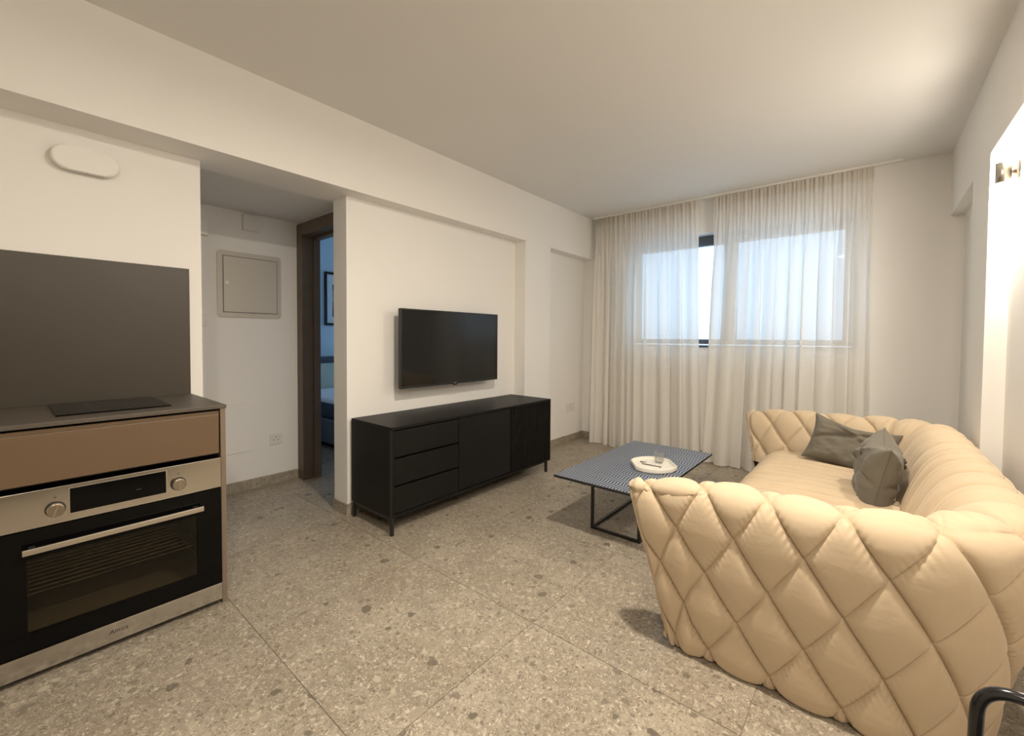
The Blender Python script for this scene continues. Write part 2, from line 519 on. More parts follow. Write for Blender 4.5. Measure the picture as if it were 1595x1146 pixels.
# window wall with two openings
wx0, wx1, wz0, wz1 = 0.44, 2.475, 1.115, 2.275
bx0, bx1, bz0, bz1 = -2.9, -0.7, 0.75, 2.30
t0, t1 = YB, YB+0.24
struct(boxes('wall_back', [((XBED, t0, 0), (bx0, t1, H)), ((bx0, t0, 0), (bx1, t1, bz0)), ((bx0, t0, bz1), (bx1, t1, H)),
                    ((bx1, t0, 0), (wx0, t1, H)), ((wx0, t0, 0), (wx1, t1, wz0)), ((wx0, t0, wz1), (wx1, t1, H)),
                    ((wx1, t0, 0), (XN+0.15, t1, H))], 'wall'), 'off-white wall with the curtained window')
struct(boxes('wall_right', [((XN, YR, 0), (XN+0.15, YB, H)), ((W, YP, 0), (XN, Y2, ZB))], 'wall'), 'off-white right wall with a pier between two niches')
struct(box('trim_2', (W, YR, ZB), (XN, YB, H), 'wall'), 'off-white ceiling beam along the right wall')
struct(box('wall_rear', (XBED, YR-0.1, 0), (XN, YR, H), 'wall'), 'off-white wall behind the viewpoint')
struct(box('wall_bedroom', (XBED-0.1, YD, 0), (XBED, YB, H), 'bed_wall'), 'pale blue-grey bedroom wall seen through the doorway')
struct(box('wall_partition', (-0.330, YD+0.13, 0), (-0.304, YB, H), 'bed_wall'), 'bedroom side of the TV wall')

# skirting
bh, bt = 0.080, 0.010
struct(box('baseboard_hall', (XH, YR, 0), (XH+bt, YD, bh), 'terrazzo'), 'terrazzo skirting along the hall wall')
struct(boxes('baseboard_left', [((XT, Y0-bt, 0), (XT+bt, Y1, bh)), ((-0.304, Y0-bt, 0), (XT, Y0, bh)),
                                ((XT+bt, Y1-bt, 0), (bt, Y1, bh)), ((0, Y1, 0), (bt, Y2+bt, bh)), ((XT+bt, Y2, 0), (0, Y2+bt, bh)), ((XT, Y2, 0), (XT+bt, YB, bh))], 'terrazzo'), 'terrazzo skirting along the TV wall')
struct(box('baseboard_back', (XT+bt, YB-bt, 0), (XN, YB, bh), 'terrazzo'), 'terrazzo skirting under the window')
struct(boxes('baseboard_right', [((XN-bt, -0.055, 0), (XN, YP, bh)), ((W-bt, YP-bt, 0), (W, Y2+bt, bh)), ((XN-bt, Y2+bt, 0), (XN, YB-bt, bh))], 'terrazzo'), 'terrazzo skirting along the right wall')
struct(box('baseboard_kitchen', (XK, 0.225, 0), (XK+bt, YK, bh), 'terrazzo'), 'terrazzo skirting at the kitchen wall end')

# windows
def make_window(n, x0, x1, z0, z1, mull, label):
    r = bpy.data.objects.new('window_%d' % n, None); COL.objects.link(r)
    r['_base'] = (0, 0, 0); struct(r, label)
    fy0, fy1 = YB+0.115, YB+0.165
    fo = 0.045
    boxes('outer_frame', [((x0, fy0, z0), (x0+fo, fy1, z1)), ((x1-fo, fy0, z0), (x1, fy1, z1)), ((x0+fo, fy0, z1-fo), (x1-fo, fy1, z1)), ((x0+fo, fy0, z0), (x1-fo, fy1, z0+fo-0.01))], 'al_dark', r)
    for a, b in ((x0+fo, mull), (mull, x1-fo)):
        sy0, sy1 = fy0-0.012, fy1-0.012
        s = 0.06
        sb = boxes('sash', [((a, sy0, z0+fo), (a+s, sy1, z1-fo)), ((b-s, sy0, z0+fo), (b, sy1, z1-fo)), ((a+s, sy0, z1-fo-s), (b-s, sy1, z1-fo)), ((a+s, sy0, z0+fo), (b-s, sy1, z0+fo+s*0.85))], 'al_dark', r)
        box('pane', (a+s, sy0+0.018, z0+fo+s*0.85), (b-s, sy0+0.024, z1-fo-s), 'glass', sb)
    box('window_sill', (x0, YB, z0-0.002), (x1, fy0, z0+0.010), 'white_frame', r)
    return r
make_window(1, wx0, wx1, wz0, wz1, 1.475, 'wide dark-framed two-sash window behind the sheer curtains')
make_window(2, bx0, bx1, bz0, bz1, -1.8, 'dark-framed bedroom window')

# bedroom doorway
door = bpy.data.objects.new('door_1', None); COL.objects.link(door); door['_base'] = (0, 0, 0)
struct(door, 'dark walnut door frame of the bedroom doorway')
boxes('architrave', [((XH+0.002, YD-0.014, 0), (dx0, YD, dz+0.10)), ((dx1, YD-0.014, 0), (-0.305, YD, dz+0.10)), ((dx0, YD-0.014, dz), (dx1, YD, dz+0.10))], 'door_wood', door, bevel=0.002)
boxes('jamb', [((dx0-0.03, YD, 0), (dx0, YD+0.075, dz+0.03)), ((dx1, YD, 0), (dx1+0.03, YD+0.075, dz+0.03)), ((dx0, YD, dz), (dx1, YD+0.075, dz+0.03))], 'door_wood', door, bevel=0.001)
boxes('door_stop', [((dx0-0.03, YD+0.075, 0), (dx0+0.022, YD+0.13, dz+0.03)), ((dx1-0.022, YD+0.075, 0), (dx1+0.03, YD+0.13, dz+0.03)), ((dx0+0.022, YD+0.075, dz-0.022), (dx1-0.022, YD+0.13, dz+0.03))], 'door_wood', door, bevel=0.001)

d2 = bpy.data.objects.new('added_dark_door', None); COL.objects.link(d2); d2['_base'] = (0, 0, 0)  # unseen door, added as something dark for the oven steel to reflect
struct(d2, 'added dark door behind the viewpoint, unseen, for the oven steel to reflect')
box('door_leaf', (XN-0.030, -1.52, 0.005), (XN-0.001, -0.16, 2.10), 'added_door', d2, bevel=0.002)
boxes('architrave', [((XN-0.040, -1.62, 0), (XN-0.001, -1.525, 2.146)), ((XN-0.040, -0.155, 0), (XN-0.001, -0.06, 2.146)), ((XN-0.040, -1.525, 2.105), (XN-0.001, -0.155, 2.146))], 'added_door', d2)
cyl('handle', (XN-0.075, -0.30, 1.02), (0, 1, 0), 0.010, 0.13, 'black_metal', d2, seg=16)
cyl('handle_rose', (XN-0.052, -0.25, 1.02), (1, 0, 0), 0.012, 0.046, 'black_metal', d2, seg=16)

# ------------------------------------------------------------------ ceiling spotlight (out of frame above the sofa end), added fill spotlight and wall sconce
def sconce(loc, label):
    x, y, z = loc
    t = thing('wall_sconce', label, 'wall lamp', (XN, y, z))
    box('back_plate', (XN-0.010, y-0.030, z-0.045), (XN, y+0.030, z+0.045), 'chrome', t, bevel=0.003)
    cyl('stem', ((x+XN)/2, y, z), (1, 0, 0), 0.010, XN-x, 'chrome', t, seg=16)
    lathe('sleeve', [(0.0235, -0.050), (0.027, -0.048), (0.027, 0.048), (0.0235, 0.050), (0.0225, 0.048), (0.0225, -0.048)], (x, y, z), 'chrome', t)
    for s in (1, -1):
        lathe('diffuser', [(0.022, 0.030*s), (0.022, 0.054*s), (0.019, 0.064*s), (0.011, 0.070*s), (0.002, 0.072*s)], (x, y, z), 'bulb_up' if s > 0 else 'bulb_down', t, seg=24)
    return t
sconce((3.024, 2.655, 2.015), 'lit brushed-metal up and down wall sconce in the right niche')

for sp_loc, sp_w, sp_lab in (((2.18, 0.66, H), SPOT_POWER[0], 'white cylindrical ceiling spotlight above the near end of the sofa'),
                             ((2.80, -0.78, H), SPOT_POWER[1], 'added white ceiling spotlight behind the viewpoint, unseen, brightening the near sofa arm')):  # this second lamp is added to brighten the near side of the sofa
    spt = thing('ceiling_spotlight', sp_lab, 'ceiling lamp', sp_loc, 'ceiling spotlights')
    cyl('housing', (sp_loc[0], sp_loc[1], H-0.055), (0, 0, 1), 0.055, 0.11, 'white_plastic', spt, bevel=0.003)
    cyl('lens', (sp_loc[0], sp_loc[1], H-0.1115), (0, 0, 1), 0.045, 0.003, 'spot_face', spt)
    ld = bpy.data.lights.new('spot_light', 'AREA'); ld.shape = 'DISK'; ld.size = 0.10; ld.energy = sp_w; ld.color = WARM; ld.spread = math.radians(180)
    lo = bpy.data.objects.new('spot_light', ld); COL.objects.link(lo); lo.parent = spt; lo.location = (0, 0, -0.118)

# ------------------------------------------------------------------ sofa
SOFA_C = (2.40, 2.19, 0.0)
sofa = thing('quilted_sofa', 'large beige velvet sofa with diamond-quilted arms and a channel-tufted back', 'sofa', SOFA_C)

def catmull(P, n):
    P = np.array(P, float); Q = np.vstack([2*P[0]-P[1], P, 2*P[-1]-P[-2]])
    out = []
    for i in range(1, len(Q)-2):
        p0, p1, p2, p3 = Q[i-1], Q[i], Q[i+1], Q[i+2]
        for t in np.linspace(0, 1, n, endpoint=False):
            out.append(0.5*((2*p1)+(-p0+p2)*t+(2*p0-5*p1+4*p2-p3)*t*t+(-p0+3*p1-3*p2+p3)*t**3))
    out.append(P[-1]); return np.array(out)

def resample(C, n):
    d = np.r_[0, np.cumsum(np.linalg.norm(np.diff(C, axis=0), axis=1))]
    s = np.linspace(0, d[-1], n)
    return np.stack([np.interp(s, d, C[:, k]) for k in range(C.shape[1])], 1)

NH = 32                                   # rows/columns per half diamond
NI = 24 + 19*2*NH + 24 + 1
JO, JU, JI = 4*NH, 30, 3*NH               # outer rows, underside rows, inner rows
# profile pieces (outward offset, height)
P_out = resample(catmull([(-0.064, 0.058), (-0.028, 0.23), (0.006, 0.39), (0.036, 0.54), (0.047, 0.61), (0.048, 0.645), (0.038, 0.672), (0.015, 0.687)], 20), JO+1)
P_und = resample(catmull([(-0.24, 0.006), (-0.135, 0.006), (-0.095, 0.010), (-0.074, 0.028), (-0.064, 0.058)], 12), JU+1)[:-1]
P_arm = resample(catmull([(0.015, 0.687), (-0.018, 0.693), (-0.050, 0.678), (-0.080, 0.640), (-0.105, 0.58), (-0.128, 0.50), (-0.144, 0.41), (-0.150, 0.33)], 20), JI+1)[1:]
P_bak = resample(catmull([(0.015, 0.687), (0.002, 0.704), (-0.035, 0.710), (-0.085, 0.695), (-0.128, 0.650), (-0.165, 0.57), (-0.195, 0.48), (-0.212, 0.39), (-0.220, 0.32)], 20), JI+1)[1:]
PA = np.vstack([P_und, P_out, P_arm]); PB = np.vstack([P_und, P_out, P_bak])
NJ = len(PA)
jj = np.arange(NJ) - (JU + JO)            # 0 at the ridge node row
ya, yf, xb, xt, rr_ = 1.175, 3.205, 2.915, 1.850, 0.33
la = xb - rr_ - xt; larc = PI*rr_/2; lm = (yf-ya) - 2*rr_
LT = 2*la + 2*larc + lm
ii = np.arange(NI)
S = ii/(NI-1)*LT

def path(s):
    """ridge plan position and outward normal for arrays of s"""
    s = np.asarray(s)
    x = np.empty_like(s); y = np.empty_like(s); nx = np.empty_like(s); ny = np.empty_like(s)
    a = s < la
    x[a] = xt + s[a]; y[a] = ya; nx[a] = 0; ny[a] = -1
    b = (s >= la) & (s < la+larc); th = (s[b]-la)/rr_
    x[b] = xb-rr_+rr_*np.sin(th); y[b] = ya+rr_-rr_*np.cos(th); nx[b] = np.sin(th); ny[b] = -np.cos(th)
    c = (s >= la+larc) & (s < la+larc+lm)
    x[c] = xb; y[c] = ya+rr_+(s[c]-la-larc); nx[c] = 1; ny[c] = 0
    d = (s >= la+larc+lm) & (s < la+2*larc+lm); th = (s[d]-la-larc-lm)/rr_
    x[d] = xb-rr_+rr_*np.cos(th); y[d] = yf-rr_+rr_*np.sin(th); nx[d] = np.cos(th); ny[d] = np.sin(th)
    e = s >= la+2*larc+lm
    x[e] = xb-rr_-(s[e]-la-2*larc-lm); y[e] = yf; nx[e] = 0; ny[e] = 1
    return x, y, nx, ny

SS = np.repeat(S[:, None], NJ, 1)
sm = np.minimum(SS, LT-SS)
bk = smooth01((sm - (la-0.12))/(larc+0.12))          # 0 on arms, 1 along the back
O_ = PA[None, :, 0]*(1-bk) + PB[None, :, 0]*bk
Z_ = PA[None, :, 1]*(1-bk) + PB[None, :, 1]*bk
# arms thin out towards their front tips
oo = -0.076 + 0.21*Z_
tk = 0.55 + 0.45*smooth01(sm/0.42)
inner = (jj[None, :] > -6)
O_ = np.where(inner, oo + (O_-oo)*tk, O_)
# raked front edge
s0 = np.clip(0.185*(0.685-Z_), 0, 0.14)
sa = np.where(sm < 0.22, s0 + sm*(0.22-s0)/0.22, sm)
S2 = np.where(SS < LT/2, sa, LT-sa)
X, Y, NX, NY = path(S2.ravel())
X = X.reshape(SS.shape); Y = Y.reshape(SS.shape); NX = NX.reshape(SS.shape); NY = NY.reshape(SS.shape)
# gentle sag of the arm ridge, slight lift at the tip
lift = -0.034*(1-smooth01(sm/0.34)) + 0.012*smooth01((sm-0.55)/0.3)*(1-bk)
zz = Z_ + lift*smooth01((Z_-0.10)/0.60)
V = np.stack([X + NX*O_, Y + NY*O_, zz], -1)
du = np.gradient(V, axis=0); dv = np.gradient(V, axis=1)
N = np.cross(du, dv); N /= np.linalg.norm(N, axis=2, keepdims=True) + 1e-12
if N[NI//2, JU+JO//2, 0] < 0: N = -N
# quilting pattern
I, J = np.meshgrid(ii, jj, indexing='ij')
A_ = (I - 24 + J)/(2.0*NH); B_ = (I - 24 - J)/(2.0*NH); C_ = (I - 24)/(2.0*NH)
def puff(f, k=4.2): return 1 - (1-np.abs(np.sin(PI*f)))**k
dome = np.abs(np.sin(PI*A_)*np.sin(PI*B_))**0.6
def vnoise(sx, sy, seed):
    r = np.random.default_rng(seed)
    g_ = r.random((int(NI/sx)+3, int(NJ/sy)+3))
    u = ii/sx; v = (jj-jj[0])/sy
    u0 = u.astype(int); v0 = v.astype(int); fu = smooth01(u-u0)[:, None]; fv = smooth01(v-v0)[None, :]
    return ((g_[u0][:, v0]*(1-fu)+g_[u0+1][:, v0]*fu)*(1-fv) + (g_[u0][:, v0+1]*(1-fu)+g_[u0+1][:, v0+1]*fu)*fv)*2-1
dA = np.abs(A_-np.round(A_)); dB = np.abs(B_-np.round(B_))
pk = 0.0026*(np.exp(-dA/0.07)*np.sin(2*PI*(B_*9+0.35*vnoise(40, 40, 3)))*smooth01(vnoise(50, 50, 4)*0.9+0.55)
             + np.exp(-dB/0.07)*np.sin(2*PI*(A_*9+0.35*vnoise(40, 40, 5)))*smooth01(vnoise(50, 50, 6)*0.9+0.45))
onA = np.minimum(np.minimum(dA, dB)/0.02, 1)
sharpA = 1-np.exp(-dA/0.085); sharpB = 1-np.exp(-dB/0.050)
h_d = 0.0125*dome + 0.013*sharpA*(0.45+0.55*sharpB) + pk*onA + 0.0016*vnoise(22, 30, 8) - 0.009*np.exp(-dA/0.024) - 0.0035*np.exp(-dB/0.018)
C2 = C_ + 0.035*vnoise(60, 26, 14)
dC = np.abs(C2-np.round(C2)); dC2 = np.abs(2*C2-np.round(2*C2))
h_r = 0.024*np.abs(np.sin(PI*C2))**0.8 + 0.024*(1-np.exp(-dC/0.045)) + 0.012*(1-np.exp(-dC2/0.08)) - 0.024 + 0.0045*vnoise(12, 45, 9) + 0.003*vnoise(26, 40, 10)
beta = smooth01((sm-(la-0.02))/0.22)*smooth01((J+6)/22.0)
hh = h_d*(1-beta) + h_r*beta
edge = smooth01(sm/0.035)*smooth01((J-jj[0])/8.0)
hh *= edge
V = V + N*hh[..., None]
V[..., 2] = np.maximum(V[..., 2], 0.004)
cellI, cellJ = I[:-1, :-1]-24, J[:-1, :-1]
diag = ((cellI + cellJ + 1) % (2*NH)) == 0
me = grid_mesh('quilted_shell', V, diag=diag)
shell = mesh_obj('quilted_shell', me, 'velvet', sofa)
# front edge gussets
def gusset(side):
    col = V[0] if side == 0 else V[-1]
    zs = np.linspace(0.03, float(col[:, 2].max())-0.012, 66)
    out_ = col[JU:JU+JO-2]; inn = col[JU+JO+8:]
    rows = []
    kk = 9
    for n_, z in enumerate(zs):
        a = np.array([np.interp(z, out_[:, 2], out_[:, k]) for k in range(2)])
        iz = inn[::-1]
        b = np.array([np.interp(z, iz[:, 2], iz[:, k]) for k in range(2)])
        if z < iz[0, 2]: b[0] = a[0]
        row = []
        wv = 0.0025*math.sin(n_*1.9) + 0.002*math.sin(n_*0.83+1)
        for q in range(kk):
            t = q/(kk-1)
            p = a*(1-t)+b*t
            p = p + np.array([-(0.014+wv)*math.sin(PI*t), 0])
            row.append((p[0], p[1], z))
        rows.append(row)
    apex = col[JU+JO+2]
    rows.append([(apex[0]*0.98+rows[-1][q][0]*0.02, apex[1]*0.9+rows[-1][q][1]*0.1, apex[2]) for q in range(kk)])
    return grid_mesh('front_gusset', np.array(rows))
for s_ in (0, 1): mesh_obj('front_gusset', gusset(s_), 'velvet', sofa)
# seat cushion
nu, nv = 700, 150
prof = resample(catmull([(2.06, 0.035), (2.005, 0.06), (1.985, 0.16), (1.988, 0.27), (2.008, 0.345), (2.055, 0.395), (2.13, 0.415), (2.35, 0.420), (2.60, 0.405), (2.78, 0.385)], 20), nv)
yy = np.linspace(1.275, 3.105, nu)
VS = np.zeros((nu, nv, 3))
VS[..., 0] = prof[None, :, 0]; VS[..., 2] = prof[None, :, 1]; VS[..., 1] = yy[:, None]
crown = 1-((yy-2.19)/0.95)**2
VS[..., 2] += 0.018*np.clip(crown, 0, 1)[:, None]*smooth01((prof[:, 1]-0.2)/0.2)[None, :]
du = np.gradient(VS, axis=0); dv = np.gradient(VS, axis=1); NS = np.cross(dv, du); NS /= np.linalg.norm(NS, axis=2, keepdims=True)
if NS[nu//2, nv-20, 2] < 0: NS = -NS
def gnoise(n1, n2, s1, s2, seed):
    r = np.random.default_rng(seed); g_ = r.random((int(n1/s1)+3, int(n2/s2)+3))
    u = np.arange(n1)/s1; v = np.arange(n2)/s2; u0 = u.astype(int); v0 = v.astype(int)
    fu = smooth01(u-u0)[:, None]; fv = smooth01(v-v0)[None, :]
    return ((g_[u0][:, v0]*(1-fu)+g_[u0+1][:, v0]*fu)*(1-fv) + (g_[u0][:, v0+1]*(1-fu)+g_[u0+1][:, v0+1]*fu)*fv)*2-1
cs = (yy[:, None]-1.275)/0.100 + 0.12*gnoise(nu, nv, 60, 24, 20) + 0.10*gnoise(nu, nv, 25, 14, 25)
dS = np.abs(cs-np.round(cs)); dS2 = np.abs(2*cs-np.round(2*cs))
hs = 0.020*np.abs(np.sin(PI*cs))**0.9 + 0.022*(1-np.exp(-dS/0.08)) - 0.020 + 0.006*gnoise(nu, nv, 9, 40, 21) + 0.004*gnoise(nu, nv, 20, 30, 22)
VS = VS + NS*hs[..., None]
mesh_obj('seat_cushion', grid_mesh('seat_cushion', VS), 'velvet', sofa)
box('plinth', (2.12, 1.36, 0.0), (2.80, 3.02, 0.05), 'plinth', sofa)

# ------------------------------------------------------------------ cushions
def cushion(name, label, c, ex, ey, ez, wdt, hgt, thick, seed, group, crumple=1.0):
    """ex: width axis, ey: height axis, ez: front normal"""
    n = 70
    u = np.linspace(-1, 1, n); Ug, Vg = np.meshgrid(u, u, indexing='ij')
    pin = 1 - 0.10*(1-np.abs(Ug)**2.5)*np.abs(Vg)**3      # concave edges
    pin2 = 1 - 0.10*(1-np.abs(Vg)**2.5)*np.abs(Ug)**3
    px = Ug*pin2*wdt/2; py = Vg*pin*hgt/2
    prof_ = np.clip((1-Ug**4)*(1-Vg**4), 0, 1)**0.55
    w1 = (gnoise(n, n, 9, 14, seed)*0.010 + gnoise(n, n, 5, 5, seed+1)*0.004)*crumple
    fold = crumple*(0.016*np.exp(-((Ug*0.8+Vg-0.5)/0.13)**2) - 0.014*np.exp(-((Ug*0.5-Vg+0.35)/0.10)**2))
    ex, ey, ez = Vector(ex).normalized(), Vector(ey).normalized(), Vector(ez).normalized()
    E = [np.array(v_) for v_ in (ex, ey, ez)]
    droop = -0.03*np.clip(Vg, 0, 1)**2*(1-np.abs(Ug))
    def face(sgn):
        d = sgn*(thick/2*prof_ + (w1+fold)*prof_)
        P = np.array(c)[None, None] + px[..., None]*E[0] + (py+droop)[..., None]*E[1] + d[..., None]*E[2]
        return P
    r = thing(name, label, 'cushion', c, group)
    me1 = grid_mesh('front_cover', face(1)); me2 = grid_mesh('back_cover', face(-1), flip=True)
    mesh_obj('front_cover', me1, 'linen', r); mesh_obj('back_cover', me2, 'linen', r)
    per = [face(0)[k, 0] for k in range(n)] + [face(0)[-1, k] for k in range(1, n)] + [face(0)[k, -1] for k in range(n-2, -1, -1)] + [face(0)[0, k] for k in range(n-2, 0, -1)]
    per.append(per[0])
    mesh_obj('seam', tube_mesh('seam', per, 0.0035, 6, False), 'linen', r, smooth=True)
    return r, E
cushion('throw_cushion', 'grey-olive linen cushion leaning in the far corner of the sofa', (2.475, 2.92, 0.560),
        (0.95, 0.03, -0.20), (0.20, 0.42, 0.84), (0.0, -0.9, 0.42), 0.43, 0.30, 0.12, 31, 'linen cushions on the sofa')
c2, E2 = cushion('throw_cushion', 'crumpled grey-olive linen cushion propped against the sofa back', (2.600, 2.40, 0.560),
        (-0.03, 0.98, 0.06), (0.20, -0.05, 0.97), (-0.96, -0.02, 0.22), 0.46, 0.34, 0.16, 41, 'linen cushions on the sofa', 1.35)
box('care_tag', (2.660, 2.30, 0.60), (2.663, 2.33, 0.625), 'paper', c2)

# ------------------------------------------------------------------ sideboard
sb_x0, sb_x1, sb_y0, sb_y1, sb_z0, sb_z1 = -0.108, 0.358, 1.072, 2.745, 0.108, 0.664
sbd = thing('sideboard', 'long black wooden sideboard with drawers and slatted door below the television', 'sideboard', (0.12, 1.9, 0))
tp = 0.018
box('top_panel', (sb_x0, sb_y0, sb_z1-tp), (sb_x1, sb_y1, sb_z1), 'black_wood', sbd, bevel=0.0015)
box('side_panel', (sb_x0, sb_y0, sb_z0), (sb_x1-0.001, sb_y0+tp, sb_z1-tp), 'black_wood', sbd)
box('side_panel', (sb_x0, sb_y1-tp, sb_z0), (sb_x1-0.001, sb_y1, sb_z1-tp), 'black_wood', sbd)
box('bottom_panel', (sb_x0, sb_y0+tp, sb_z0), (sb_x1-0.001, sb_y1-tp, sb_z0+tp), 'black_wood', sbd)
box('back_panel', (sb_x0, sb_y0+tp, sb_z0+tp), (sb_x0+0.008, sb_y1-tp, sb_z1-tp), 'black_wood', sbd)
ya_, yb_, yc_ = sb_y0+tp, 1.625, 2.195
zi0, zi1 = sb_z0+tp, sb_z1-tp
box('divider', (sb_x0+0.008, yb_-0.006, zi0), (sb_x1-0.028, yb_+0.006, zi1), 'black_wood', sbd)
box('divider', (sb_x0+0.008, yc_-0.006, zi0), (sb_x1-0.028, yc_+0.006, zi1), 'black_wood', sbd)
dh = (zi1-zi0)/3
for k in range(3):
    dr = box('drawer', (sb_x1-0.024, ya_+0.003, zi0+k*dh+0.004), (sb_x1-0.004, yb_-0.004, zi0+(k+1)*dh-0.008), 'black_wood', sbd, bevel=0.0015)
box('flat_door', (sb_x1-0.026, yb_+0.003, zi0+0.004), (sb_x1-0.006, yc_-0.003, zi1-0.004), 'black_wood', sbd, bevel=0.0015)
sld = box('slatted_door', (sb_x1-0.026, yc_+0.003, zi0+0.004), (sb_x1-0.014, sb_y1-tp-0.003, zi1-0.004), 'black_wood', sbd)
nsl = 22; sw = (sb_y1-tp-0.003-yc_-0.003)/nsl
slat_me = None
for k in range(nsl):
    yk_ = yc_+0.003+(k+0.5)*sw
    if slat_me is None:
        bm = bmesh.new(); bm_box(bm, (-0.006, -sw*0.28, -(zi1-zi0)/2+0.006), (0.006, sw*0.28, (zi1-zi0)/2-0.006), 0.001, 1)
        slat_me = from_bm(bm, 'slat'); slat_me.materials.append(M['black_wood'])
    o = bpy.data.objects.new('slat', slat_me); COL.objects.link(o); o.parent = sld
    o.location = Vector((sb_x1-0.008, yk_, (zi0+zi1)/2)) - Vector(sbd['_base'])
lg = 0.019
boxes('base_frame', [((sb_x0+0.02, sb_y0+0.002, sb_z0-0.020), (sb_x1-0.006, sb_y0+0.002+lg, sb_z0)), ((sb_x0+0.02, sb_y1-0.03-lg, sb_z0-0.020), (sb_x1-0.03, sb_y1-0.03, sb_z0)),
                     ((sb_x1-0.055, sb_y0+0.02, sb_z0-0.020), (sb_x1-0.055+lg, sb_y1-0.04, sb_z0)), ((sb_x0+0.02, sb_y0+0.02, sb_z0-0.020), (sb_x0+0.02+lg, sb_y1-0.04, sb_z0))], 'black_metal', sbd)
for lx, ly in ((sb_x1-lg, sb_y0-0.004), (sb_x0+0.012, sb_y0-0.002), (sb_x1-0.04, sb_y1-0.035), (sb_x0+0.012, sb_y1-0.035)):
    box('leg', (lx, ly, 0), (lx+lg, ly+lg, sb_z0), 'black_metal', sbd, bevel=0.001)
box('corner_post', (sb_x1-lg, sb_y0-0.004, sb_z0), (sb_x1, sb_y0-0.0002, sb_z1-tp), 'black_metal', sbd)

# ------------------------------------------------------------------ television
tv_y0, tv_y1, tv_z0, tv_z1 = 1.390, 2.417, 0.840, 1.418
tv = thing('television', 'flat black television mounted on the wall above the sideboard', 'television', (0, 1.9, tv_z0))
box('back_housing', (-0.070, tv_y0+0.14, tv_z0+0.03), (-0.030, tv_y1-0.14, tv_z1-0.20), 'tv_plastic', tv, bevel=0.012)
box('shell', (-0.032, tv_y0, tv_z0), (-0.004, tv_y1, tv_z1), 'tv_plastic', tv, bevel=0.004)
boxes('bezel', [((-0.004, tv_y0, tv_z0), (0.001, tv_y1, tv_z0+0.016)), ((-0.004, tv_y0, tv_z1-0.008), (0.001, tv_y1, tv_z1)), ((-0.004, tv_y0, tv_z0+0.016), (0.001, tv_y0+0.008, tv_z1-0.008)), ((-0.004, tv_y1-0.008, tv_z0+0.016), (0.001, tv_y1, tv_z1-0.008))], 'tv_plastic', tv)
box('screen', (-0.0038, tv_y0+0.008, tv_z0+0.016), (-0.001, tv_y1-0.008, tv_z1-0.008), 'tv_screen', tv)
boxes('wall_bracket', [((XT+0.001, 1.80, 1.02), (XT+0.012, 2.0, 1.24)), ((XT+0.012, 1.86, 1.10), (-0.070, 1.94, 1.16))], 'black_metal', tv)
box('sensor_bump', (-0.012, 1.895, tv_z0-0.010), (0.000, 1.935, tv_z0), 'tv_plastic', tv, bevel=0.002)

def text_obj(name, body, size, mat, parent, loc, xdir, ydir, shear=0.0, extrude=0.0004):
    cu = bpy.data.curves.new(name, 'FONT'); cu.body = body; cu.size = size; cu.extrude = extrude
    cu.align_x = 'CENTER'; cu.align_y = 'CENTER'; cu.shear = shear
    tmp = bpy.data.objects.new(name, cu); COL.objects.link(tmp)
    dg = bpy.context.evaluated_depsgraph_get(); dg.update()
    me = bpy.data.meshes.new_from_object(tmp.evaluated_get(dg))
    bpy.data.objects.remove(tmp)
    xd, yd = Vector(xdir).normalized(), Vector(ydir).normalized(); zd = xd.cross(yd)
    me.transform(Matrix(((xd.x, yd.x, zd.x, loc[0]), (xd.y, yd.y, zd.y, loc[1]), (xd.z, yd.z, zd.z, loc[2]), (0, 0, 0, 1))))
    me.name = name
    me.materials.clear()
    return mesh_obj(name, me, mat, parent)
lgm = cyl('logo', (0.0012, 1.905, tv_z0+0.0075), (1, 0, 0), 0.0052, 0.0008, 'chrome', tv, seg=20)
text_obj('logo_letters', 'LG', 0.012, 'chrome', tv, (0.0013, 1.921, tv_z0+0.0075), (0, 1, 0), (0, 0, 1))

# ------------------------------------------------------------------ coffee table and what stands on it
tt = 0.383
ctb = thing('coffee_table', 'low coffee table with a navy zigzag-striped top and thin black metal frame', 'table', (1.395, 2.29, 0))
tx0, tx1, ty0, ty1 = 1.098, 1.695, 1.715, 2.865
box('tabletop', (tx0+0.002, ty0+0.002, tt-0.008), (tx1-0.002, ty1-0.002, tt), 'chevron', ctb)
boxes('edge_band', [((tx0, ty0, tt-0.014), (tx1, ty0+0.002, tt)), ((tx0, ty1-0.002, tt-0.014), (tx1, ty1, tt)), ((tx0, ty0+0.002, tt-0.014), (tx0+0.002, ty1-0.002, tt)), ((tx1-0.002, ty0+0.002, tt-0.014), (tx1, ty1-0.002, tt)), ((tx0+0.002, ty0+0.002, tt-0.014), (tx1-0.002, ty1-0.002, tt-0.008))], 'black_metal', ctb)
fx0, fx1, fy0, fy1, fs = 1.212, 1.540, 1.970, 2.610, 0.016
for lx in (fx0, fx1-fs):
    for ly in (fy0, fy1-fs):
        box('leg', (lx, ly, fs), (lx+fs, ly+fs, tt-0.014-fs), 'black_metal', ctb)
for lz, nm in ((0, 'floor_rail'), (tt-0.014-fs, 'top_rail')):
    box(nm, (fx0, fy0, lz), (fx1, fy0+fs, lz+fs), 'black_metal', ctb)
    box(nm, (fx0, fy1-fs, lz), (fx1, fy1, lz+fs), 'black_metal', ctb)
    box(nm, (fx0, fy0+fs, lz), (fx0+fs, fy1-fs, lz+fs), 'black_metal', ctb)
    box(nm, (fx1-fs, fy0+fs, lz), (fx1, fy1-fs, lz+fs), 'black_metal', ctb)

